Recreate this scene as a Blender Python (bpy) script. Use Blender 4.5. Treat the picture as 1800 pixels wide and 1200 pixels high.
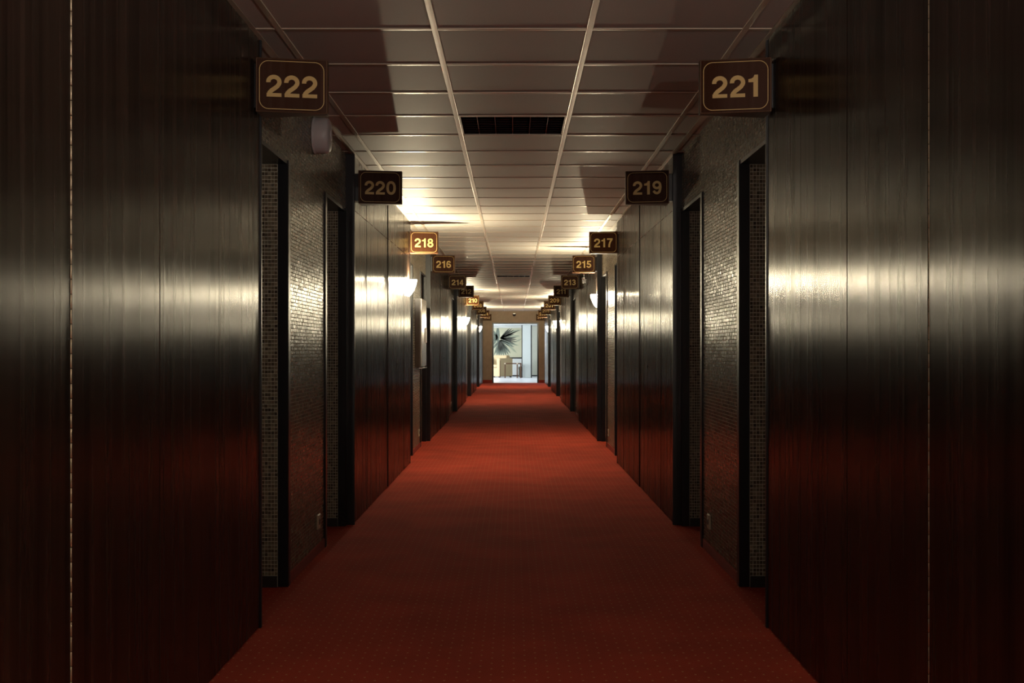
import bpy, bmesh, math, random
import numpy as np
from mathutils import Matrix, Vector

for o in list(bpy.data.objects):
    bpy.data.objects.remove(o, do_unlink=True)
scene = bpy.context.scene
C = scene.collection
random.seed(7)
rng = np.random.default_rng(11)

# ------------------------------------------------------------------ camera, world, light, exposure
cam_d = bpy.data.cameras.new('camera')
cam = bpy.data.objects.new('camera', cam_d); C.objects.link(cam)
EYE = 1.16
cam.location = (0, 0, EYE)
cam.rotation_euler = (math.radians(90), 0, 0)
cam_d.sensor_width = 36.0
cam_d.lens = 44.0
cam_d.shift_x = -3 / 1800
cam_d.shift_y = 13 / 1800
cam_d.clip_start = 0.05
cam_d.clip_end = 200
scene.camera = cam

world = bpy.data.worlds.new('world'); scene.world = world
world.use_nodes = True
world.node_tree.nodes['Background'].inputs[0].default_value = (0.75, 0.86, 1.0, 1)
world.node_tree.nodes['Background'].inputs[1].default_value = 1.0

vs = scene.view_settings
vs.view_transform = 'Standard'; vs.look = 'None'; vs.gamma = 1.0
vs.exposure = 1.0
scene.cycles.max_bounces = 9
scene.cycles.diffuse_bounces = 5
try: vs.use_curve_mapping = False
except Exception: pass

LAMP_COL = (1.0, 0.85, 0.55)
BEHIND_COL = (1.0, 0.84, 0.74)   # cooler tint given to the two unseen lamps to cool the near tones
LAMP_W = 47.0
BOWL_EMIT = 120.0
DAY_W = 455.0

def area_light(name, loc, rot, sx, sy, power, col):
    d = bpy.data.lights.new(name, 'AREA'); d.shape = 'RECTANGLE'
    d.size = sx; d.size_y = sy; d.energy = power; d.color = col
    o = bpy.data.objects.new(name, d); C.objects.link(o)
    o.location = loc; o.rotation_euler = rot
    return o
# daylight entering the lobby through its side window
area_light('window_daylight', (-4.55, 48.2, 1.75), (0, math.radians(-58), 0), 1.7, 8.2, DAY_W, (0.86, 0.93, 1.0))

# ------------------------------------------------------------------ dimensions
H = 2.444          # ceiling grid underside
PF = 1.058         # lateral of panel faces
MF = 1.111         # lateral of mosaic faces
FF = 1.098         # lateral of door frame faces
R = 3.03           # recess length
P = 7.5            # module
Z0 = 5.22          # start of recess 0
HEAD = 2.08
END = 42.72
BACK = -6.9
PITCH_A, PITCH_Z = 0.0153, 0.0185

# ------------------------------------------------------------------ materials
def new_mat(name):
    m = bpy.data.materials.new(name); m.use_nodes = True
    nt = m.node_tree
    return m, nt, nt.nodes, nt.links, nt.nodes['Principled BSDF']

def plain(name, col, rough=0.5, metal=0.0, spec=0.5, noise=0.0, nscale=40, bump=0.0):
    m, nt, N, L, b = new_mat(name)
    b.inputs['Base Color'].default_value = (*col, 1)
    b.inputs['Roughness'].default_value = rough
    b.inputs['Metallic'].default_value = metal
    b.inputs['Specular IOR Level'].default_value = spec
    if noise or bump:
        tc = N.new('ShaderNodeTexCoord')
        nz = N.new('ShaderNodeTexNoise'); nz.inputs['Scale'].default_value = nscale
        nz.inputs['Detail'].default_value = 4
        L.new(tc.outputs['Object'], nz.inputs['Vector'])
        if noise:
            mx = N.new('ShaderNodeMix'); mx.data_type = 'RGBA'
            mx.inputs['A'].default_value = (*[c * (1 - noise) for c in col], 1)
            mx.inputs['B'].default_value = (*[min(1, c * (1 + noise)) for c in col], 1)
            L.new(nz.outputs['Fac'], mx.inputs['Factor'])
            L.new(mx.outputs['Result'], b.inputs['Base Color'])
        if bump:
            bp = N.new('ShaderNodeBump'); bp.inputs['Strength'].default_value = bump
            bp.inputs['Distance'].default_value = 0.002
            L.new(nz.outputs['Fac'], bp.inputs['Height'])
            L.new(bp.outputs['Normal'], b.inputs['Normal'])
    return m

def wood_mat(name, dark, light, rough=0.255, aniso=0.80, bump=0.30, spec=0.33):
    """varnished dark veneer, grain running vertically; brushed varnish smears reflections sideways"""
    m, nt, N, L, b = new_mat(name)
    tc = N.new('ShaderNodeTexCoord')
    oi = N.new('ShaderNodeObjectInfo')
    off = N.new('ShaderNodeVectorMath'); off.operation = 'SCALE'; off.inputs[0].default_value = (37, 91, 53)
    L.new(oi.outputs['Random'], off.inputs['Scale'])
    add = N.new('ShaderNodeVectorMath'); add.operation = 'ADD'
    L.new(tc.outputs['Object'], add.inputs[0]); L.new(off.outputs[0], add.inputs[1])
    mp = N.new('ShaderNodeMapping'); mp.inputs['Scale'].default_value = (26, 26, 0.55)
    L.new(add.outputs[0], mp.inputs['Vector'])
    n1 = N.new('ShaderNodeTexNoise'); n1.inputs['Scale'].default_value = 1.0; n1.inputs['Detail'].default_value = 5
    n1.inputs['Distortion'].default_value = 0.4
    L.new(mp.outputs[0], n1.inputs['Vector'])
    mp2 = N.new('ShaderNodeMapping'); mp2.inputs['Scale'].default_value = (7, 7, 0.25)
    L.new(add.outputs[0], mp2.inputs['Vector'])
    n2 = N.new('ShaderNodeTexNoise'); n2.inputs['Scale'].default_value = 1.0; n2.inputs['Detail'].default_value = 3
    L.new(mp2.outputs[0], n2.inputs['Vector'])
    cr = N.new('ShaderNodeValToRGB')
    cr.color_ramp.elements[0].position = 0.3; cr.color_ramp.elements[0].color = (*dark, 1)
    cr.color_ramp.elements[1].position = 0.72; cr.color_ramp.elements[1].color = (*light, 1)
    av = N.new('ShaderNodeMix'); av.data_type = 'FLOAT'; av.inputs['Factor'].default_value = 0.45
    L.new(n1.outputs['Fac'], av.inputs['A']); L.new(n2.outputs['Fac'], av.inputs['B'])
    L.new(av.outputs['Result'], cr.inputs['Fac'])
    L.new(cr.outputs['Color'], b.inputs['Base Color'])
    # varnish: a little uneven
    mr = N.new('ShaderNodeMapRange'); mr.inputs['To Min'].default_value = rough * 0.75; mr.inputs['To Max'].default_value = rough * 1.3
    L.new(n1.outputs['Fac'], mr.inputs['Value']); L.new(mr.outputs['Result'], b.inputs['Roughness'])
    bp = N.new('ShaderNodeBump'); bp.inputs['Strength'].default_value = bump; bp.inputs['Distance'].default_value = 0.004
    L.new(av.outputs['Result'], bp.inputs['Height']); L.new(bp.outputs['Normal'], b.inputs['Normal'])
    b.inputs['Anisotropic'].default_value = aniso
    tv = N.new('ShaderNodeCombineXYZ'); tv.inputs['Y'].default_value = 1.0
    L.new(tv.outputs[0], b.inputs['Tangent'])
    sp = N.new('ShaderNodeMapRange'); sp.inputs['From Min'].default_value = 0.32; sp.inputs['From Max'].default_value = 0.68
    sp.inputs['To Min'].default_value = spec * 0.15; sp.inputs['To Max'].default_value = spec * 1.7
    L.new(av.outputs['Result'], sp.inputs['Value']); L.new(sp.outputs['Result'], b.inputs['Specular IOR Level'])
    return m

M = {}
M['wood'] = wood_mat('dark_veneer', (0.007, 0.005, 0.0045), (0.040, 0.023, 0.015))
M['wood_leaf'] = wood_mat('door_veneer', (0.02, 0.012, 0.008), (0.06, 0.035, 0.02))
M['gap'] = plain('panel_gap_black', (0.006, 0.005, 0.005), 0.8)
M['frame'] = plain('black_lacquer', (0.010, 0.011, 0.016), 0.32, noise=0.2)
M['brass'] = plain('hinge_brass', (0.62, 0.52, 0.38), 0.5, 0.85)
M['chrome'] = plain('chrome', (0.8, 0.8, 0.8), 0.12, 1.0)
M['steel'] = plain('satin_steel', (0.5, 0.48, 0.44), 0.35, 1.0)
M['grout'] = plain('grout', (0.70, 0.66, 0.54), 0.8, noise=0.25, nscale=60)
M['skirting'] = plain('carpet_skirting', (0.34, 0.040, 0.022), 0.95, noise=0.3, nscale=200, bump=0.4)
M['dark_base'] = plain('dark_plinth', (0.02, 0.012, 0.012), 0.6)
M['tile_c'] = plain('ceiling_tile', (0.51, 0.49, 0.455), 0.6, noise=0.07, nscale=160, bump=0.12)
M['tee'] = plain('ceiling_grid_metal', (0.52, 0.45, 0.36), 0.36, 0.25)
M['void'] = plain('ceiling_void', (0.03, 0.03, 0.03), 0.9)
M['sign'] = wood_mat('sign_laminate', (0.036, 0.012, 0.0045), (0.056, 0.019, 0.007), 0.5, 0.0, 0.03, 0.12)
M['sign_edge'] = plain('sign_edge', (0.09, 0.04, 0.018), 0.5, spec=0.25)
M['gold'] = plain('gold_numeral', (0.62, 0.43, 0.165), 0.45, spec=0.3)
M['louver'] = plain('louver_black', (0.045, 0.028, 0.032), 0.15, 0.75)
M['plastic'] = plain('white_plastic', (0.68, 0.65, 0.68), 0.4)
M['cream'] = plain('cream_plastic', (0.6, 0.55, 0.42), 0.4)
M['socket_dark'] = plain('socket_dark', (0.05, 0.045, 0.04), 0.5)
M['plaster'] = plain('end_wall_plaster', (0.40, 0.31, 0.22), 0.8, noise=0.2, nscale=9, bump=0.3)
M['white_wall'] = plain('lobby_plaster', (0.56, 0.57, 0.54), 0.7, noise=0.05, nscale=20)
M['grey_wall'] = plain('lobby_grey_panel', (0.46, 0.46, 0.38), 0.75, noise=0.15, nscale=50)
M['column'] = plain('lobby_column', (0.52, 0.55, 0.52), 0.7, noise=0.08, nscale=60)
M['lobby_floor'] = plain('lobby_stone', (0.80, 0.82, 0.88), 0.22, noise=0.05, nscale=3)
M['canvas'] = plain('mural_canvas', (0.44, 0.42, 0.29), 0.8, noise=0.12, nscale=2.5)
M['palm_dark'] = plain('mural_ink_dark', (0.055, 0.055, 0.042), 0.8, noise=0.3, nscale=14)
M['palm_mid'] = plain('mural_ink_green', (0.13, 0.155, 0.12), 0.8, noise=0.4, nscale=9)
M['palm_pale'] = plain('mural_ink_pale', (0.29, 0.31, 0.22), 0.8, noise=0.2, nscale=9)
M['uphol'] = plain('beige_upholstery', (0.43, 0.32, 0.175), 0.85, noise=0.08, nscale=30, bump=0.1)
M['uphol_grey'] = plain('grey_upholstery', (0.24, 0.22, 0.18), 0.85, noise=0.08, nscale=30)
M['bronze'] = plain('bronze_tube', (0.10, 0.055, 0.035), 0.3, 0.8)
M['glass_top'] = plain('table_glass', (0.30, 0.33, 0.32), 0.08)
M['cab_front'] = plain('cabinet_front', (0.42, 0.38, 0.32), 0.22, 0.45, noise=0.05)

def carpet_mat():
    m, nt, N, L, b = new_mat('red_carpet')
    tc = N.new('ShaderNodeTexCoord')
    sep = N.new('ShaderNodeSeparateXYZ'); L.new(tc.outputs['Object'], sep.inputs[0])
    def math_(op, a, bb=None):
        n = N.new('ShaderNodeMath'); n.operation = op
        for i, v in enumerate((a, bb)):
            if v is None: continue
            if isinstance(v, (int, float)): n.inputs[i].default_value = v
            else: L.new(v, n.inputs[i])
        return n.outputs[0]
    # staggered woven dots: pitch 81 mm across, rows 40 mm apart
    v = math_('DIVIDE', sep.outputs['Y'], 0.04)
    row = math_('FLOOR', v)
    par = math_('MULTIPLY', math_('MODULO', math_('ABSOLUTE', row), 2.0), 0.5)
    u = math_('ADD', math_('DIVIDE', sep.outputs['X'], 0.081), par)
    fu = math_('MULTIPLY', math_('SUBTRACT', math_('FRACT', math_('ADD', u, 100.0)), 0.5), 0.081)
    fv = math_('MULTIPLY', math_('SUBTRACT', math_('FRACT', math_('ADD', v, 1000.0)), 0.5), 0.04)
    d = math_('SQRT', math_('ADD', math_('MULTIPLY', fu, fu), math_('MULTIPLY', math_('MULTIPLY', fv, fv), 0.5)))
    dot = math_('LESS_THAN', d, 0.0042)
    n1 = N.new('ShaderNodeTexNoise'); n1.inputs['Scale'].default_value = 330; n1.inputs['Detail'].default_value = 3
    L.new(tc.outputs['Object'], n1.inputs['Vector'])
    n2 = N.new('ShaderNodeTexNoise'); n2.inputs['Scale'].default_value = 2.2; n2.inputs['Detail'].default_value = 5
    L.new(tc.outputs['Object'], n2.inputs['Vector'])
    a = N.new('ShaderNodeMix'); a.data_type = 'RGBA'
    a.inputs['A'].default_value = (0.43, 0.047, 0.024, 1); a.inputs['B'].default_value = (0.76, 0.098, 0.048, 1)
    L.new(n1.outputs['Fac'], a.inputs['Factor'])
    c = N.new('ShaderNodeMix'); c.data_type = 'RGBA'; c.blend_type = 'MULTIPLY'; c.inputs['Factor'].default_value = 0.5
    cr = N.new('ShaderNodeValToRGB'); cr.color_ramp.elements[0].position = 0.35; cr.color_ramp.elements[1].position = 0.65
    cr.color_ramp.elements[0].color = (0.68, 0.66, 0.66, 1); cr.color_ramp.elements[1].color = (1.12, 1.1, 1.1, 1)
    L.new(n2.outputs['Fac'], cr.inputs['Fac'])
    L.new(a.outputs['Result'], c.inputs['A']); L.new(cr.outputs['Color'], c.inputs['B'])
    e = N.new('ShaderNodeMix'); e.data_type = 'RGBA'; e.inputs['B'].default_value = (0.68, 0.29, 0.13, 1)
    L.new(dot, e.inputs['Factor']); L.new(c.outputs['Result'], e.inputs['A'])
    L.new(e.outputs['Result'], b.inputs['Base Color'])
    b.inputs['Roughness'].default_value = 0.95
    b.inputs['Specular IOR Level'].default_value = 0.15
    bp = N.new('ShaderNodeBump'); bp.inputs['Strength'].default_value = 0.5; bp.inputs['Distance'].default_value = 0.003
    L.new(n1.outputs['Fac'], bp.inputs['Height']); L.new(bp.outputs['Normal'], b.inputs['Normal'])
    return m
M['carpet'] = carpet_mat()

def mosaic_mat():
    m, nt, N, L, b = new_mat('glass_mosaic')
    at = N.new('ShaderNodeAttribute'); at.attribute_name = 'tint'
    L.new(at.outputs['Color'], b.inputs['Base Color'])
    b.inputs['Roughness'].default_value = 0.24
    b.inputs['Specular IOR Level'].default_value = 0.4
    return m
M['mosaic'] = mosaic_mat()

def lamp_glass():
    m, nt, N, L, b = new_mat('lit_frosted_glass')
    b.inputs['Base Color'].default_value = (0.9, 0.88, 0.82, 1)
    b.inputs['Roughness'].default_value = 0.3
    b.inputs['Emission Color'].default_value = (1.0, 0.86, 0.62, 1)
    b.inputs['Emission Strength'].default_value = BOWL_EMIT
    return m
M['lamp_glass'] = lamp_glass()

# ------------------------------------------------------------------ mesh helpers
def link(o, parent=None):
    C.objects.link(o)
    if parent is not None: o.parent = parent
    return o

def obj(name, me, parent=None, loc=(0, 0, 0), rotz=0.0):
    o = bpy.data.objects.new(name, me); link(o, parent)
    o.location = loc; o.rotation_euler = (0, 0, rotz)
    return o

def empty(name, loc=(0, 0, 0), rotz=0.0):
    o = bpy.data.objects.new(name, None); C.objects.link(o)
    o.location = loc; o.rotation_euler = (0, 0, rotz); o.empty_display_size = 0.1
    return o

def tag(o, label=None, cat=None, group=None, kind=None):
    if label: o['label'] = label
    if cat: o['category'] = cat
    if group: o['group'] = group
    if kind: o['kind'] = kind
    return o

def bm_box(bm, x0, x1, y0, y1, z0, z1):
    x0, x1 = sorted((x0, x1)); y0, y1 = sorted((y0, y1)); z0, z1 = sorted((z0, z1))
    v = [bm.verts.new(p) for p in ((x0,y0,z0),(x1,y0,z0),(x1,y1,z0),(x0,y1,z0),(x0,y0,z1),(x1,y0,z1),(x1,y1,z1),(x0,y1,z1))]
    for f in ((0,3,2,1),(4,5,6,7),(0,1,5,4),(1,2,6,5),(2,3,7,6),(3,0,4,7)):
        bm.faces.new([v[i] for i in f])

def finish(bm, name, mat, bevel=0.0, smooth=False, seg=1):
    if bevel:
        bmesh.ops.bevel(bm, geom=list(bm.edges), offset=bevel, segments=seg, affect='EDGES', profile=0.6)
    bmesh.ops.recalc_face_normals(bm, faces=bm.faces)
    me = bpy.data.meshes.new(name); bm.to_mesh(me); bm.free()
    me.materials.append(M[mat] if isinstance(mat, str) else mat)
    if smooth:
        for p in me.polygons: p.use_smooth = True
    return me

def boxes(name, mat, *bs, bevel=0.0, seg=1):
    bm = bmesh.new()
    for b in bs: bm_box(bm, *b)
    return finish(bm, name, mat, bevel, seg=seg)

def lathe(name, mat, prof, n=24, axis='Z', smooth=True):
    """profile of (radius, height) pairs revolved about an axis"""
    bm = bmesh.new(); rings = []
    for r, h in prof:
        ring = []
        for i in range(n):
            a = 2 * math.pi * i / n
            p = (r * math.cos(a), r * math.sin(a), h)
            if axis == 'X': p = (h, p[0], p[1])
            if axis == 'Y': p = (p[0], h, p[1])
            ring.append(bm.verts.new(p))
        rings.append(ring)
    for a, b in zip(rings, rings[1:]):
        for i in range(n):
            bm.faces.new((a[i], a[(i+1) % n], b[(i+1) % n], b[i]))
    bm.faces.new(rings[0]); bm.faces.new(rings[-1])
    me = finish(bm, name, mat)
    if smooth:
        for p in me.polygons: p.use_smooth = len(p.vertices) == 4
    return me

# ================================================================== THE SETTING
# floor
floor = obj('floor', boxes('floor', 'carpet', (-1.5, 1.5, BACK - 0.1, END + 0.12, -0.08, 0.0)))
tag(floor, 'red carpet with small woven dots running the length of the corridor', kind='structure')

# ceiling: slab above, tiles, runners and cross tees
ceiling = obj('ceiling', boxes('ceiling', 'void', (-1.5, 1.5, BACK - 0.1, END + 0.1, H + 0.11, H + 0.2)))
tag(ceiling, 'suspended corridor ceiling of pale tiles in a metal grid', kind='structure')
RUN = [-0.945, -0.3185, 0.306, 0.932]
rowz = [5.04 + 0.625 * k for k in range(-20, 62)]
rowz = [z for z in rowz if BACK < z < END]
LOUVERS = [6.915, 21.915]
def tile_mesh(x0, x1):
    bm = bmesh.new(); w = (x1 - x0) / 2; d = 0.3125
    bm_box(bm, -w + .004, w - .004, -d + .004, d - .004, 0.004, 0.016)
    return finish(bm, 'ceiling_tile', 'tile_c', 0.0015)
cols = [(-MF - .03, RUN[0]), (RUN[0], RUN[1]), (RUN[1], RUN[2]), (RUN[2], RUN[3]), (RUN[3], MF + .03)]
tms = [tile_mesh(*c) for c in cols]
far_bm = bmesh.new()
edges = [BACK] + rowz + [END]
for a, b in zip(edges, edges[1:]):
    for ci, (c0, c1) in enumerate(cols):
        if ci == 2 and any(abs(a - lz) < 0.3 for lz in LOUVERS): continue
        full = abs((b - a) - 0.625) < 1e-4
        if full and 4.3 < a < 28.5:
            obj('ceiling_tile', tms[ci], ceiling, ((c0 + c1) / 2, (a + b) / 2, H))
        else:
            bm_box(far_bm, c0 + .004, c1 - .004, a + .004, b - .004, H + .004, H + .016)
tag(obj('ceiling_tile_rest', finish(far_bm, 'ceiling_tile_rest', 'tile_c'), ceiling), kind='stuff')
def tee_mesh(length, axis, w=0.026):
    """inverted T: shallow rounded flange plus web"""
    prof = [(-w/2, .004), (-w/2, .0008), (-w/2 + .0015, -.0004), (0, -.0006), (w/2 - .0015, -.0004), (w/2, .0008), (w/2, .004), (.001, .004), (.001, .03), (-.001, .03), (-.001, .004)]
    bm = bmesh.new(); A = []; B = []
    for p, q in prof:
        if axis == 'Y':
            A.append(bm.verts.new((p, -length/2, q))); B.append(bm.verts.new((p, length/2, q)))
        else:
            A.append(bm.verts.new((-length/2, p, q))); B.append(bm.verts.new((length/2, p, q)))
    n = len(prof)
    for i in range(n): bm.faces.new((A[i], A[(i+1) % n], B[(i+1) % n], B[i]))
    return finish(bm, 'tee', 'tee')
rm = tee_mesh(END - BACK, 'Y')
for x in RUN: obj('grid_runner', rm, ceiling, (x, (END + BACK) / 2, H))
cm = tee_mesh(2 * MF + .04, 'X')
for z in rowz: obj('cross_tee', cm, ceiling, (0, z, H + .0004))

# ------------------------------------------------------------------ mosaic (left recess, centred on its middle)
def mosaic_mesh():
    V = []; F = []; T = []
    pal = np.array([(0.16,0.125,0.085),(0.22,0.18,0.12),(0.115,0.09,0.06),(0.27,0.23,0.16),(0.075,0.055,0.04),(0.19,0.17,0.125)]) * 1.0
    pw = np.array([.3,.26,.16,.14,.06,.08])
    def patch(origin, ua, n, wa, hz):
        """grid of tiles: origin corner, unit vector along, unit normal, widths"""
        nu = max(1, int(round(wa / PITCH_A))); nv = max(1, int(round(hz / PITCH_Z)))
        pu, pv = wa / nu, hz / nv
        iu, iv = np.meshgrid(np.arange(nu), np.arange(nv)); iu = iu.ravel(); iv = iv.ravel(); k = len(iu)
        cu = (iu + .5) * pu + rng.normal(0, .0003, k); cv = (iv + .5) * pv + rng.normal(0, .00025, k)
        hu, hv = pu/2 - .0012, pv/2 - .0015
        tu = rng.normal(0, .022, k); tv = rng.normal(0, .014, k)      # small tilts, as hand-set glass
        h0 = .0030 + rng.normal(0, .00025, k)
        ua_, n_ = np.array(ua, float), np.array(n, float); up = np.array((0, 0, 1.0)); o = np.array(origin, float)
        base = sum(len(a) for a in V)
        pts = np.zeros((k, 8, 3))
        for ci, (a, b) in enumerate(((-1,-1),(1,-1),(1,1),(-1,1))):
            du, dv = a * hu, b * hv
            p = o + (cu + du)[:, None] * ua_ + (cv + dv)[:, None] * up
            pts[:, ci] = p - .001 * n_
            q = o + (cu + du * .94)[:, None] * ua_ + (cv + dv * .94)[:, None] * up
            pts[:, ci + 4] = q + (h0 + tu * du + tv * dv)[:, None] * n_
        V.append(pts.reshape(-1, 3))
        idx = base + 8 * np.arange(k)[:, None]
        for f in ((4,5,6,7),(0,1,5,4),(1,2,6,5),(2,3,7,6),(3,0,4,7)):
            F.append(idx + np.array(f))
        c = pal[rng.choice(len(pal), k, p=pw)] * rng.uniform(.8, 1.2, (k, 1))
        T.append(np.repeat(c, 8, axis=0))
    h = R / 2
    patch((-MF, -h + .94, .055), (0, 1, 0), (1, 0, 0), 1.15, HEAD - .055)
    patch((-MF, -h, HEAD), (0, 1, 0), (1, 0, 0), R, H + .004 - HEAD)
    for y, ny in ((.88, -1), (.06, 1), (2.97, -1), (2.15, 1)):
        patch((-FF - .053 - .22, -h + y, .055), (1, 0, 0), (0, ny, 0), .22, HEAD - .02 - .055)
    V = np.concatenate(V); F = np.concatenate(F); T = np.concatenate(T)
    me = bpy.data.meshes.new('mosaic_tiles')
    me.from_pydata(V.tolist(), [], F.tolist())
    ca = me.color_attributes.new('tint', 'FLOAT_COLOR', 'POINT')
    ca.data.foreach_set('color', np.concatenate([T, np.ones((len(T), 1))], axis=1).ravel())
    me.materials.append(M['mosaic'])
    bm = bmesh.new(); bm.from_mesh(me); bmesh.ops.recalc_face_normals(bm, faces=bm.faces); bm.to_mesh(me); bm.free()
    return me
mos = mosaic_mesh()
h = R / 2
back_me = boxes('mosaic_backing', 'grout',
    (-MF, -FF - .053, -h + .94, -h + 2.09, 0, HEAD), (-FF - .053, -1.42, -h + .882, -h + 2.148, 0, HEAD),
    (-MF, -1.42, -h, h, HEAD, H + .06),
    (-FF - .053, -1.42, -h + .003, -h + .058, 0, HEAD), (-FF - .053, -1.42, h - .058, h - .003, 0, HEAD))
skirt_me = boxes('carpet_skirting', 'skirting', (-MF + .009, -MF - .002, -h + .945, -h + 2.085, 0, .056), bevel=.003)

# doors (origin: centre of the opening on the floor, built for the left wall, facing +X)
ow = 0.41
jamb_n = boxes('jamb', 'frame', (-FF, -FF - .053, -ow - .06, -ow, 0, HEAD), bevel=.003)
jamb_f = boxes('jamb', 'frame', (-FF, -FF - .053, ow, ow + .06, 0, HEAD), bevel=.003)
head_me = boxes('head', 'frame', (-FF - .006, -FF - .053, -ow, ow, HEAD - .02, HEAD - .001), (-FF - .053, -1.375, -ow, ow, HEAD - .02, HEAD - .004))
leaf_me = boxes('leaf', 'wood_leaf', (-1.375, -1.415, -ow, ow, .004, HEAD - .02), bevel=.002)
plinth_me = boxes('plinth', 'dark_base', (-FF - .054, -1.37, -ow, -ow + .012, 0, .054), (-FF - .054, -1.37, ow - .012, ow, 0, .054))
hb = bmesh.new(); bm_box(hb, -1.375, -1.371, -.02, .02, .97, 1.13)
bm_box(hb, -1.371, -1.325, -.008, .008, 1.06, 1.076); bm_box(hb, -1.340, -1.325, -.008, .12, 1.06, 1.076)
handle_me = finish(hb, 'handle', 'steel', .002)

# outlet (left wall, origin on wall face)
out_plate = boxes('plate', 'cream', (0, .011, -.042, .042, -.042, .042), bevel=.004)
out_sock = lathe('socket', 'socket_dark', [(.019, .011), (.019, .0125), (.004, .0128)], 16, 'X')

panel_cache = {}
def panel_mesh(w, z0, z1, side):
    key = (round(w, 3), round(z0, 3), round(z1, 3), side)
    if key not in panel_cache:
        x0 = side * PF; x1 = side * (PF + .018)
        bm = bmesh.new(); bm_box(bm, x0, x1, -w/2 + .0022, w/2 - .0022, z0, z1)
        panel_cache[key] = finish(bm, 'wood_panel', 'wood', .0012)
    return panel_cache[key]

door_n = 0
keyholes = {(-1, 1): [11.27], (-1, 2): [18.9], (1, 1): [9.86], (1, 2): [17.2], (1, 3): [24.2]}
key_me = {s: lathe('lock', 'gap', [(.011, -.004), (.011, .0035), (.006, .0045)] if s < 0 else [(.011, .004), (.011, -.0035), (.006, -.0045)], 14, 'X') for s in (-1, 1)}
edge_me = {s: boxes('edge_post', 'frame', (s * (PF - .009), s * (FF + .053), -.009, .009, 0, H), bevel=.002) for s in (-1, 1)}
for s, side in ((-1, 'left'), (1, 'right')):
    rotz = 0.0 if s < 0 else math.pi
    core = []
    piers = []
    prev = BACK
    for k in range(-1, 6):
        y0 = Z0 + P * k
        piers.append((k, prev, min(y0, END)))
        if k < 5: prev = y0 + R
    for k, a, b in piers:
        core.append((s * (PF + .0075), s * 1.5, a + (0.019 if k > 0 else .0), b - .019, 0, H + .1))
    core.append((s * 1.42, s * 1.5, BACK, END, 0, H + .1))
    core.append((s * MF, s * 1.42, Z0 - P, Z0 - P + R, 0, H + .1))       # plain stretch behind the viewer
    wall = obj('wall_' + side, boxes('wall_' + side, 'gap', *core))
    tag(wall, f'{side} corridor wall of dark glossy wood panels with mosaic recesses', kind='structure')
    for k, a, b in piers:
        if k == -1:
            n = 6; seams = [a + (b - a) * i / n for i in range(n + 1)]
        elif k == 0 and s > 0:
            seams = [a, 1.62, 2.40, 3.185, 3.96, 4.60, b]
        else:
            seams = [a + (b - a) * i / 6 for i in range(7)]
        seams[0] += .019 if k > -1 else 0; seams[-1] -= .019
        offs = [0, .0012, .0024, .0030, .0036, .0028] if k <= 0 else [0, .0015, .001, .0075, .0065, .0085]
        for si, (p, q) in enumerate(zip(seams, seams[1:])):
            ox = -s * offs[si]
            hinge0 = 0.0025 if (k == 0 and abs(p - (3.0 if s < 0 else 3.185)) < .05) else 0
            hinge1 = 0.0025 if (k == 0 and abs(q - (3.0 if s < 0 else 3.185)) < .05) else 0
            pp, qq = p + hinge0, q - hinge1
            lo = obj('wood_panel', panel_mesh(qq - pp, .006, H if k == 0 else HEAD - .0012, s), wall, (ox, (pp + qq) / 2, 0))
            if k != 0: obj('fascia_panel', panel_mesh(qq - pp, HEAD + .0012, H, s), wall, (ox, (pp + qq) / 2, 0))
            for kz in keyholes.get((s, k), []):
                if p < kz < q:
                    obj('lock', key_me[s], lo, (s * PF, kz - (pp + qq) / 2, 1.02))
        if k > -1: obj('edge_post', edge_me[s], wall, (0, a + .009, 0))
        if k < 5: obj('edge_post', edge_me[s], wall, (0, b - .009, 0))
    # recesses
    for k in range(0, 5):
        yc = Z0 + P * k + R / 2
        mo = obj('mosaic_tiles', mos, wall, (0, yc, 0), rotz); mo['kind'] = 'stuff'
        obj('mosaic_backing', back_me, wall, (0, yc, 0), rotz)
        obj('carpet_skirting', skirt_me, wall, (0, yc, 0), rotz)
        for which, dy in (('near', .47), ('far', R - .47)):
            num = (222 if s < 0 else 221) - 4 * k - (0 if which == 'near' else 2)
            door_n += 1
            d = empty(f'door_{door_n}', (0, Z0 + P * k + dy, 0), rotz)
            tag(d, f'recessed black-framed room doorway under the {num} sign', kind='structure')
            obj('jamb', jamb_n, d); obj('jamb', jamb_f, d); obj('frame_head', head_me, d)
            lf = obj('leaf', leaf_me, d); obj('plinth', plinth_me, d)
            obj('handle', handle_me, lf)
        # socket low on the mosaic between the two doors
        if k < 3:
            o = empty('wall_outlet', (s * (MF - .0032), Z0 + P * k + 1.85, .185), rotz)
            nums = (222, 220) if s < 0 else (221, 219)
            tag(o, f'small cream power outlet low on the {["nearest", "second", "third"][k]} {side} mosaic, between the {nums[0] - 4*k} and {nums[1] - 4*k} doorways', 'outlet', 'wall outlets on the mosaic')
            obj('plate', out_plate, o); obj('socket', out_sock, o)
    # brass piano hinge of the near cupboard door
    hz = 3.0 - .0 if s < 0 else 3.185
    hz = piers[1][1] + (piers[1][2] - piers[1][1]) / 2 if s < 0 else 3.185
    leafm = boxes('hinge_strip', 'brass', (s * (PF + .0035), s * (PF + .007), -.0042, .0042, .01, H - .004))
    hs = obj('piano_hinge', leafm, wall, (0, hz, 0)); hs['label'] = 'thin brass piano hinge'
    kn = lathe('knuckle', 'brass', [(.0022, -.0170), (.0029, -.0162), (.0029, .0162), (.0022, .0170)], 10)
    nk = int((H - .02) / .0355)
    for i in range(nk):
        obj('knuckle', kn, hs, (s * (PF - (.0018 if s < 0 else .0003)), 0, .03 + .0355 * i))
    # angle trim where the panels meet the ceiling
    tr = boxes('edge_trim', 'tee', (s * (PF - .022), s * (PF + .012), BACK, END, H - .0008, H + .002))
    obj('edge_trim', tr, ceiling)

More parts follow.
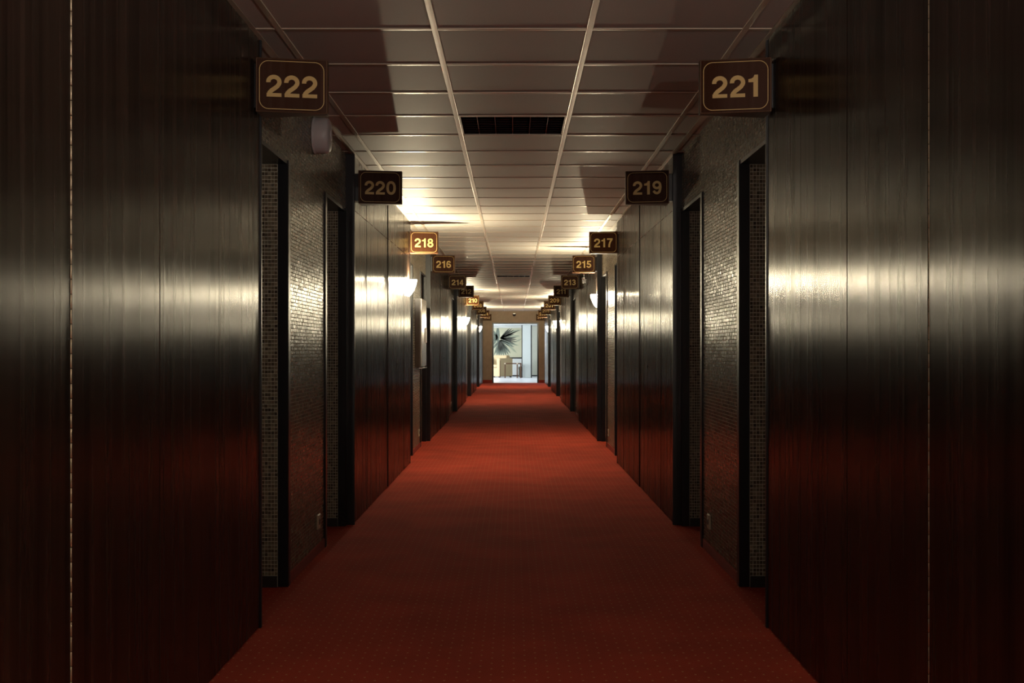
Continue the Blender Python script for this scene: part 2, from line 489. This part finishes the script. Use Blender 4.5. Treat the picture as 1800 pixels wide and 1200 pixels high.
# wall behind the viewer and end wall
wb = obj('wall_back', boxes('wall_back', 'plaster', (-1.5, 1.5, BACK - .12, BACK, 0, H + .1)))
tag(wb, 'plain wall closing the corridor behind the viewer', kind='structure')
OX0, OX1, OZ = -.70, .815, 2.02
we = obj('wall_end', boxes('wall_end', 'plaster', (-1.5, OX0, END, END + .14, 0, H + .1), (OX1, 1.5, END, END + .14, 0, H + .1), (OX0, OX1, END, END + .14, OZ, H + .1)))
tag(we, 'brown end wall with the open doorway to the bright lobby', kind='structure')
for nm, b in (('opening_trim', (OX0 - .035, OX0 + .012, END - .012, END + .15, 0, OZ)), ('opening_trim', (OX1 - .012, OX1 + .035, END - .012, END + .15, 0, OZ)), ('opening_trim', (OX0 - .035, OX1 + .035, END - .012, END + .15, OZ - .004, OZ + .035))):
    obj(nm, boxes(nm, 'frame', b), we)
for a, b in ((-PF, OX0 - .035), (OX1 + .035, PF)):
    bb = obj('baseboard_end', boxes('baseboard_end', 'skirting', (a, b, END - .014, END, 0, .10)), we)

# ------------------------------------------------------------------ lobby beyond
LX0, LX1, LY0, LY1, LH = -4.0, 2.6, END + .14, 53.2, 2.12
fl = obj('floor_lobby', boxes('floor_lobby', 'lobby_floor', (LX0 - .2, LX1 + .2, END + .12, LY1 + .2, -.08, -.002)))
tag(fl, 'pale polished stone floor of the bright lobby', kind='structure')
cl = obj('ceiling_lobby', boxes('ceiling_lobby', 'white_wall', (LX0, LX1, LY0, LY1, LH, LH + .1)))
tag(cl, 'low white ceiling of the lobby', kind='structure')
wl = obj('wall_lobby', boxes('wall_lobby', 'white_wall', (LX0 - .2, LX1 + .2, LY1, LY1 + .12, 0, LH + .1), (LX1, LX1 + .12, LY0, LY1, 0, LH + .1),
    (LX0 - .12, LX0, LY0, LY1, 0, .35), (LX0 - .12, LX0, LY0, 44.0, .35, LH + .1), (LX0 - .12, LX0, 52.4, LY1, .35, LH + .1), (LX0 - .12, LX0, LY0, LY1, 2.08, LH + .1),
    (LX0 - .12, -1.5, END, LY0, 0, LH + .1), (1.5, LX1 + .12, END, LY0, 0, LH + .1)))
tag(wl, 'pale plaster walls around the lobby', kind='structure')
wf = obj('window_1', boxes('window_1', 'frame', *[(LX0 - .1, LX0 - .04, y, y + .05, .35, 2.08) for y in (44.0, 46.08, 48.18, 50.28, 52.35)]))
tag(wf, 'tall lobby window with dark mullions', kind='structure')
gp = obj('wall_panel', boxes('wall_panel', 'grey_wall', (.74, 2.6, LY1 - .03, LY1, 0, LH)), wl); gp['label'] = 'grey-green wall panel'
obj('lobby_skirting', boxes('lobby_skirting', 'frame', (LX0, .34, LY1 - .015, LY1, 0, .05)), wl)
obj('lobby_skirting', boxes('lobby_skirting', 'frame', (.76, LX1, LY1 - .045, LY1 - .03, 0, .05)), wl)
CY = 50.45
colm = obj('trim_1', boxes('trim_1', 'column', (.356, .689, CY, CY + .36, 0, LH), bevel=.006))
for a, b in ((.318, .354), (.691, .732)): obj('dark_stile', boxes('dark_stile', 'frame', (a, b, CY + .004, CY + .10, 0, LH)), colm)
tag(colm, 'square pale column in front of the lobby back wall', kind='structure')

# ================================================================== THINGS
# ------------------------------------------------------------------ numerals
def arc(cx, cy, rx, ry, a0, a1, n=18, sq=1.0):
    pts = []
    for i in range(n + 1):
        a = math.radians(a0 + (a1 - a0) * i / n)
        c, s_ = math.cos(a), math.sin(a)
        f = lambda t: math.copysign(abs(t) ** sq, t)
        pts.append((cx + rx * f(c), cy + ry * f(s_)))
    return pts
def stroke(bm, pts, w=.19, closed=False):
    n = len(pts); L_ = []; R_ = []
    for i in range(n):
        if closed: a, b = pts[(i - 1) % n], pts[(i + 1) % n]
        else: a, b = pts[max(0, i - 1)], pts[min(n - 1, i + 1)]
        dx, dy = b[0] - a[0], b[1] - a[1]; l = math.hypot(dx, dy) or 1
        nx, ny = -dy / l * w / 2, dx / l * w / 2
        L_.append(bm.verts.new((pts[i][0] + nx, 0, pts[i][1] + ny))); R_.append(bm.verts.new((pts[i][0] - nx, 0, pts[i][1] - ny)))
    for i in range(n if closed else n - 1):
        j = (i + 1) % n
        bm.faces.new((L_[i], L_[j], R_[j], R_[i]))
def poly(bm, pts):
    y0 = -.0002 * (len(bm.verts) + 1) ** .3          # overlapping strokes never share a plane
    bm.faces.new([bm.verts.new((x, y0, y)) for x, y in pts])
def rect(bm, x0, x1, y0, y1): poly(bm, ((x0, y0), (x1, y0), (x1, y1), (x0, y1)))
ADV = {}
def glyph(ch):
    bm = bmesh.new(); ADV[ch] = .79
    if ch == '0': stroke(bm, arc(.355, .5, .255, .405, 0, 360, 40, .88)[:-1], .185, True)
    elif ch == '1':
        ADV[ch] = .62
        poly(bm, ((.26, 0), (.46, 0), (.46, .985), (.31, .985), (.255, .87), (.26, .655)))
        poly(bm, ((.04, .655), (.26, .655), (.255, .87), (.17, .815), (.04, .795)))
    elif ch == '2':
        stroke(bm, arc(.35, .665, .245, .225, 186, -22, 22) + [(.50, .47), (.38, .375), (.25, .285), (.155, .18), (.125, .06)], .19)
        rect(bm, .03, .685, 0, .165)
    elif ch == '3':
        stroke(bm, arc(.345, .705, .215, .2, 168, -80, 20), .18)
        stroke(bm, arc(.345, .29, .245, .2, 84, -172, 22), .18)
        rect(bm, .25, .42, .44, .58)
    elif ch == '4':
        rect(bm, .40, .585, 0, .985); rect(bm, .02, .69, .21, .365)
        poly(bm, ((.02, .365), (.20, .365), (.47, .80), (.47, .985), (.40, .985)))
    elif ch == '5':
        rect(bm, .14, .645, .82, .985)
        poly(bm, ((.14, .985), (.31, .985), (.265, .52), (.07, .46)))
        stroke(bm, arc(.345, .315, .25, .225, 128, -168, 24), .185)
    elif ch in '69':
        f = (lambda p: p) if ch == '6' else (lambda p: (.71 - p[0], .985 - p[1]))
        stroke(bm, [f(p) for p in arc(.36, .31, .235, .22, 0, 360, 30)[:-1]], .175, True)
        stroke(bm, [f(p) for p in [(.605, .73)] + arc(.365, .66, .225, .235, 38, 150, 12) + [(.125, .62), (.108, .48), (.118, .33)]], .18)
    elif ch == '7':
        rect(bm, .04, .67, .815, .985)
        stroke(bm, [(.575, .86), (.47, .70), (.37, .50), (.305, .28), (.285, 0)], .195)
    elif ch == '8':
        stroke(bm, arc(.355, .715, .205, .185, 0, 360, 28)[:-1], .17, True)
        stroke(bm, arc(.355, .29, .245, .2, 0, 360, 30)[:-1], .18, True)
    me = bpy.data.meshes.new('digit_' + ch); bm.to_mesh(me); bm.free()
    me.materials.append(M['gold']); return me
G = {c: glyph(c) for c in '0123456789'}
DH = .0905
def ring_mesh(w, hh, r, t):
    bm = bmesh.new(); pts = []
    for cx, cz, a0 in ((w/2 - r, hh/2 - r, 0), (-w/2 + r, hh/2 - r, 90), (-w/2 + r, -hh/2 + r, 180), (w/2 - r, -hh/2 + r, 270)):
        pts += arc(cx, cz, r, r, a0, a0 + 90, 8)
    stroke(bm, pts, t, True)
    me = bpy.data.meshes.new('border_line'); bm.to_mesh(me); bm.free(); me.materials.append(M['gold']); return me
SW, ST, SF = .283, .072, .018      # sign length out from wall, half thickness at wall / at free end
SZ0, SZ1 = 2.120, 2.340
ring = ring_mesh(.258, .194, .036, .0028)
def wedge(s, gap):
    bm = bmesh.new()
    xs = [(s * (PF - gap), ST), (s * (PF - gap - SW), SF)]
    pts = [(xs[0][0], -xs[0][1]), (xs[1][0], -xs[1][1]), (xs[1][0], xs[1][1]), (xs[0][0], xs[0][1])]
    lo = [bm.verts.new((x, y, SZ0)) for x, y in pts]; hi = [bm.verts.new((x, y, SZ1)) for x, y in pts]
    bm.faces.new(lo); bm.faces.new(hi)
    for i in range(4): bm.faces.new((lo[i], lo[(i+1) % 4], hi[(i+1) % 4], hi[i]))
    return finish(bm, 'housing', 'sign_edge', .002)
TH = math.atan2(ST - SF, SW)
plate_me = boxes('face_plate', 'sign', (-.138, .138, -.0022, .001, -.106, .106), bevel=.001)
ORD = ['nearest', 'second', 'third', 'fourth', 'fifth', 'sixth', 'seventh', 'eighth', 'ninth', 'tenth', 'farthest']
def LBL(num):
    i = (222 - num) // 2 if num % 2 == 0 else (221 - num) // 2
    w = 'left' if num % 2 == 0 else 'right'
    look = 'lamp-lit orange-brown' if num in SCONCE else 'dark brown'
    return f'{look} wedge sign reading {num}, {ORD[i]} along the {w} wall'
SCONCE = {218, 210, 204, 215, 207, 203}
bracket_cache = {}; wedge_cache = {}
for s in (-1, 1):
    for k in range(0, 6):
        for which in (0, 1):
            num = (222 if s < 0 else 221) - 4 * k - 2 * which
            if k == 5 and which == 1: continue
            y = (Z0 + P * k - .085) if which == 0 else (Z0 + P * k + R + .085)
            if k == 5: y = END - .10
            gap = .014 if which == 0 else .032
            t = empty('room_number_sign', (0, y, 0))
            tag(t, LBL(num), 'sign', 'projecting room number signs')
            if (s, which) not in wedge_cache:
                wedge_cache[(s, which)] = wedge(s, gap)
                bracket_cache[(s, which)] = boxes('wall_bracket', 'frame', (s * (PF - .0005), s * (PF - gap - .001), -.045, .045, SZ0 + .02, SZ1 - .02))
            obj('housing', wedge_cache[(s, which)], t); obj('wall_bracket', bracket_cache[(s, which)], t)
            # front face frame
            mid = (s * (PF - gap - SW / 2), -(ST + SF) / 2, (SZ0 + SZ1) / 2)
            rz = TH if s < 0 else -TH
            fp = obj('face_plate', plate_me, t, mid, rz)
            bl = obj('border_line', ring, t, mid, rz)
            off = Matrix.Rotation(rz, 3, 'Z') @ Vector((0, -.0030, 0))
            bl.location = Vector(mid) + off
            txt = str(num); tot = sum(ADV[c] for c in txt) - .09
            x = -tot / 2 * DH
            for c in txt:
                g = obj('digit', G[c], t); g.scale = (DH, 1, DH)
                g.rotation_euler = (0, 0, rz)
                g.location = Vector(mid) + Matrix.Rotation(rz, 3, 'Z') @ Vector((x, -.0030, -DH / 2 - .003))
                x += ADV[c] * DH

# ------------------------------------------------------------------ wall sconces
def bowl_mesh():
    """quarter shell: flat open top, half-ellipse rim, tapering to a point below; built facing +X from the wall at x=0"""
    bm = bmesh.new(); nv, nu = 8, 12
    def shell(rx, ry, hz, z_top):
        rows = []
        for j in range(nv + 1):
            v = j / nv * .985
            sc = max(0, 1 - v ** 1.5) ** .72
            row = [bm.verts.new((rx * sc * math.sin(math.pi * i / nu), -ry * sc * math.cos(math.pi * i / nu), z_top - hz * v)) for i in range(nu + 1)]
            rows.append(row)
        for a, b in zip(rows, rows[1:]):
            for i in range(nu): bm.faces.new((a[i], a[i+1], b[i+1], b[i]))
        return rows
    o = shell(.080, .066, .165, 0); n = shell(.076, .062, .158, -.0005)
    for i in range(nu): bm.faces.new((o[0][i], n[0][i], n[0][i+1], o[0][i+1]))
    bmesh.ops.translate(bm, verts=bm.verts, vec=(.0045, 0, 0))
    return finish(bm, 'glass_bowl', 'lamp_glass', smooth=True)
bowl = bowl_mesh()
bplate = boxes('back_plate', 'steel', (0, .004, -.03, .03, -.10, -.02), bevel=.001)
holder = lathe('bulb_holder', 'steel', [(.014, -.11), (.014, -.075), (.010, -.07)], 12)
clip = boxes('clip', 'steel', (.0, .094, -.005, .005, -.0475, -.0425), bevel=.001)
bulb = lathe('bulb', 'lamp_glass', [(.009, -.07), (.02, -.05), (.022, -.035), (.012, -.018)], 8)
SC_Z = 1.848
def sconce(s, y, num, label, watts=None, col=None):
    rotz = 0 if s < 0 else math.pi
    t = empty('wall_sconce', (s * (PF - (.009 if num in (218, 210) else .0005)), y, SC_Z), rotz)
    tag(t, label, 'wall lamp', 'glowing wall sconces')
    obj('back_plate', bplate, t); obj('glass_bowl', bowl, t)
    obj('bulb_holder', holder, t, (.036, 0, 0)); obj('bulb', bulb, t, (.036, 0, 0))
    d = bpy.data.lights.new('bulb_light', 'POINT'); d.energy = watts or LAMP_W; d.color = col or LAMP_COL; d.shadow_soft_size = .012
    lo = bpy.data.objects.new('bulb_light', d); link(lo, t); lo.location = (.038, 0, .004)
SC = [(-1, 12.48, 218), (1, 15.88, 215), (-1, 27.48, 210), (1, 30.92, 207), (-1, 38.41, 204), (1, 38.41, 203)]
SC_I = {218: 0, 215: 0, 210: 1, 207: 1, 204: 10, 203: 10}
for s, y, num in SC:
    w = 'left' if s < 0 else 'right'
    sconce(s, y, num, f'glowing quarter-bowl glass wall lamp under the {num} sign, {ORD[SC_I[num]]} on the {w} wall')
# the row goes on behind the viewer
sconce(1, .93, 0, 'glowing glass wall lamp beside the viewer on the right wall', LAMP_W * 1.1, BEHIND_COL)
sconce(-1, -2.44, 0, 'glowing glass wall lamp behind the viewer on the left wall', LAMP_W * 1.1, BEHIND_COL)

# ------------------------------------------------------------------ recessed ceiling louvres (lamps off)
def louver(z0, label):
    t = empty('ceiling_louver_light', (RUN[1] / 2 + RUN[2] / 2, z0 + .3125, H))
    tag(t, label, 'ceiling light', 'unlit louvred ceiling lights')
    w, d = .298, .299
    obj('housing', boxes('housing', 'louver', (-w, w, -d, d, .085, .09), (-w, -w + .004, -d, d, .004, .085), (w - .004, w, -d, d, .004, .085), (-w, w, -d, -d + .004, .004, .085), (-w, w, d - .004, d, .004, .085)), t)
    obj('rim', boxes('rim', 'tee', (-w, -w + .008, -d, d, .002, .006), (w - .008, w, -d, d, .002, .006), (-w, w, -d, -d + .008, .002, .006), (-w, w, d - .008, d, .002, .006)), t)
    bl = boxes('long_blade', 'louver', (-.0015, .0015, -d + .004, d - .004, .006, .055))
    for i in range(5): obj('long_blade', bl, t, (-w + 2 * w * (i + 1) / 6, 0, 0))
    cb = boxes('cross_blade', 'louver', (-w + .004, w - .004, -.001, .001, .012, .055))
    for i in range(7): obj('cross_blade', cb, t, (0, -d + 2 * d * (i + 1) / 8, 0))
louver(LOUVERS[0], 'dark unlit louvred ceiling panel nearest the viewer')
louver(LOUVERS[1], 'dark unlit louvred ceiling panel farther down the corridor')

# ------------------------------------------------------------------ drum on the left mosaic fascia
t = empty('wall_drum_fitting', (-(MF - .0045), 6.93, 2.340))
tag(t, 'white drum-shaped wall fitting on the mosaic beyond the 222 sign', 'alarm')
obj('drum', lathe('drum', 'plastic', [(.096, 0), (.099, .006), (.099, .062), (.095, .080), (.084, .090), (.05, .0935)], 40, 'X'), t)
obj('base_ring', lathe('base_ring', 'plastic', [(.1025, 0), (.1025, .010), (.099, .012)], 40, 'X'), t)
obj('centre_cap', lathe('centre_cap', 'plastic', [(.03, .092), (.028, .098), (.01, .100)], 20, 'X'), t)

# ------------------------------------------------------------------ wall cabinet on the left, between 218 and 216
t = empty('wall_cabinet', (-MF, 14.40, .95))
tag(t, 'brown wall cabinet with grey front beyond the 218 doorway', 'cabinet')
obj('body', boxes('body', 'wood_leaf', (.0045, .066, -.37, .37, 0, .78), bevel=.002), t)
dr = obj('door', boxes('door', 'cab_front', (.067, .080, -.37, .37, .012, .775), bevel=.002), t)
obj('handle', boxes('handle', 'steel', (.080, .098, .20, .215, .28, .46), bevel=.003), dr)
obj('bottom_lip', boxes('bottom_lip', 'steel', (.05, .088, -.37, .37, -.012, -.001), bevel=.001), t)

# ------------------------------------------------------------------ sprinkler
t = empty('sprinkler_head', (.955, 17.0, 2.06))
tag(t, 'chrome sprinkler head on a drop pipe beneath the 215 sign', 'sprinkler')
obj('drop_pipe', lathe('drop_pipe', 'chrome', [(.008, .07), (.008, H - 2.06)], 12), t)
obj('cup', lathe('cup', 'chrome', [(.012, .045), (.036, .052), (.038, .060), (.012, .072)], 20), t)
obj('frame_arms', boxes('frame_arms', 'chrome', (-.022, -.017, -.003, .003, .0, .05), (.017, .022, -.003, .003, .0, .05), (-.022, .022, -.003, .003, -.004, .002)), t)
obj('bulb', lathe('bulb', 'chrome', [(.003, .002), (.008, .012), (.008, .035), (.003, .046)], 12), t)
obj('deflector', lathe('deflector', 'chrome', [(.026, -.009), (.026, -.005), (.004, -.004)], 20), t)

# ------------------------------------------------------------------ small dome camera above the end opening, switch at the far right
t = empty('dome_camera', (.02, END, 2.33))
tag(t, 'small dark dome camera on the end wall above the lobby opening', 'camera')
obj('mount', boxes('mount', 'steel', (-.05, .05, -.05, -.001, .0, .05), bevel=.006), t)
obj('dome', lathe('dome', 'frame', [(.055, .0), (.055, -.02), (.045, -.05), (.025, -.068), (.006, -.073)], 20), t).location = (0, -.062, .012)
t = empty('wall_switch', (PF, 40.6, 1.22))
tag(t, 'small white switch plate on the far right panels below the last lamp', 'switch')
obj('plate', boxes('plate', 'cream', (-.0005, -.012, -.05, .05, 0, .15), bevel=.003), t)
obj('rocker', boxes('rocker', 'cream', (-.012, -.018, -.02, .02, .05, .10), bevel=.002), t)

# ------------------------------------------------------------------ lobby: mural, armchair, side table
t = empty('palm_mural', (0, LY1, 0))
tag(t, 'wide mural of grey-green palm fronds on cream in the lobby', 'mural')
MX0, MX1, MZ0, MZ1 = -1.75, .345, .80, 2.05
obj('canvas', boxes('canvas', 'canvas', (MX0, MX1, -.03, -.001, MZ0, MZ1)), t)
obj('bottom_rail', boxes('bottom_rail', 'frame', (MX0, MX1, -.045, -.001, MZ0 - .05, MZ0)), t)
def mp(zx, zy):
    """10x reading of the picture area -> metres on the mural plane"""
    px, py = 860 + zx / 10, 560 + zy / 10
    return (px - 903) * 53.17 / 2200, EYE + (613 - py) * 53.17 / 2200
def leaflets(name, mat, lst, depth):
    bm = bmesh.new()
    for (x0, y0), (x1, y1), w in lst:
        a, b = Vector(mp(x0, y0)), Vector(mp(x1, y1)); d = b - a; n = Vector((-d.y, d.x)).normalized() * w * 1.15 * .0242 / 10
        prof = [(0, .45), (.25, .8), (.55, 1), (.8, .7), (1, .05)]
        L_ = [bm.verts.new((*(a + d * t_ + n * q).to_tuple(), 0)) for t_, q in prof]
        R_ = [bm.verts.new((*(a + d * t_ - n * q).to_tuple(), 0)) for t_, q in prof]
        for i in range(4): bm.faces.new((L_[i], L_[i+1], R_[i+1], R_[i]))
    for v in bm.verts: v.co = Vector((v.co.x, depth, v.co.y))
    for v in bm.verts: v.co.x = min(v.co.x, MX1 - .005); v.co.z = min(max(v.co.z, MZ0 + .01), MZ1 - .01)
    me = bpy.data.meshes.new(name); bm.to_mesh(me); bm.free(); me.materials.append(M[mat]); return obj(name, me, t)
def fan(c, tips, w, r0=.02):
    out = []
    for tx, ty in tips: out.append(((c[0] + (tx - c[0]) * r0, c[1] + (ty - c[1]) * r0), (tx, ty), w))
    return out
leaflets('pale_fronds', 'palm_pale', [((300, 330), (540, 300), 20), ((320, 240), (575, 195), 16), ((430, 420), (575, 350), 13), ((300, 420), (480, 600), 18), ((330, 430), (520, 470), 14)] + fan((60, 300), [(-60, 160), (-160, 240), (-200, 330), (-120, 460)], 26), -.0312)
leaflets('green_fronds', 'palm_mid', [((150, 150), (150, 420), 30)] + fan((195, 370), [(30, 560), (85, 640), (130, 665), (170, 670), (212, 668), (255, 664), (300, 655), (340, 640), (375, 610), (440, 500), (470, 455)], 17) + fan((150, 330), [(60, 200), (45, 260), (40, 330), (38, 400), (50, 480)], 17) + fan((-150, 250), [(-420, 300), (-330, 520), (-200, 560), (-60, 470)], 34), -.0316)
leaflets('dark_fronds', 'palm_dark', fan((190, 345), [(365, 160), (405, 170), (440, 190), (530, 200), (455, 235), (440, 270), (478, 330), (488, 365), (485, 405), (440, 430)], 12) + fan((200, 380), [(380, 505), (330, 560), (300, 630), (250, 610), (205, 610), (165, 640), (118, 625), (95, 500)], 6), -.0320)

def rounded_block(name, mat, b, r=.04, seg=3):
    return boxes(name, mat, b, bevel=r, seg=seg)
t = empty('armchair', (-.70, 51.35, 0), math.radians(-40))
tag(t, 'boxy beige upholstered armchair below the palm mural', 'armchair')
obj('seat_base', rounded_block('seat_base', 'uphol', (-.50, .50, -.36, .40, .04, .40)), t)
obj('seat_cushion', rounded_block('seat_cushion', 'uphol', (-.34, .34, -.40, .28, .405, .52), .035), t)
obj('backrest', rounded_block('backrest', 'uphol', (-.36, .36, .20, .44, .40, .90), .06), t)
obj('arm', rounded_block('arm', 'uphol', (.345, .535, -.42, .40, .035, .785), .05), t)
obj('arm', rounded_block('arm', 'uphol', (-.535, -.345, -.42, .40, .035, .785), .05), t)
obj('dark_edge_strip', boxes('dark_edge_strip', 'bronze', (.530, .552, -.43, -.40, .03, .70), bevel=.004), t)  # thin dark strip along the front edge of one arm
for x in (-.45, .45):
    for y in (-.35, .35): obj('foot', boxes('foot', 'frame', (x - .03, x + .03, y - .03, y + .03, -.002, .05)), t)

t = empty('side_table', (0, 50.12, 0))
tag(t, 'low bronze square-tube side table in front of the beige armchair', 'table')
TT, q = .555, .022
for x in (-.345, .14, .285):
    for y in (-.2, .2): obj('leg', boxes('leg', 'bronze', (x - q, x + q, y - q, y + q, -.002, TT), bevel=.003), t)
obj('top_rail', boxes('top_rail', 'bronze', (-.367, .307, -.222, -.178, TT - .001, TT + .04), (-.367, .307, .178, .222, TT - .001, TT + .04), (-.367, -.323, -.18, .18, TT - .001, TT + .04), (.263, .307, -.18, .18, TT - .001, TT + .04)), t)
obj('glass_top', boxes('glass_top', 'glass_top', (-.321, .261, -.176, .176, TT + .018, TT + .028)), t)
for x in (-.345, .14):
    obj('brass_corner', boxes('brass_corner', 'brass', (x - .026, x + .026, -.228, -.18, TT - .008, TT + .044), bevel=.004), t)
t = empty('pouf', (.45, 52.4, 0))
tag(t, 'low grey upholstered pouf partly behind the side table', 'pouf')
obj('cushion', rounded_block('cushion', 'uphol_grey', (-.26, .26, -.25, .25, .30, .42), .04), t)
obj('base', rounded_block('base', 'uphol_grey', (-.25, .25, -.24, .24, -.002, .305), .02), t)
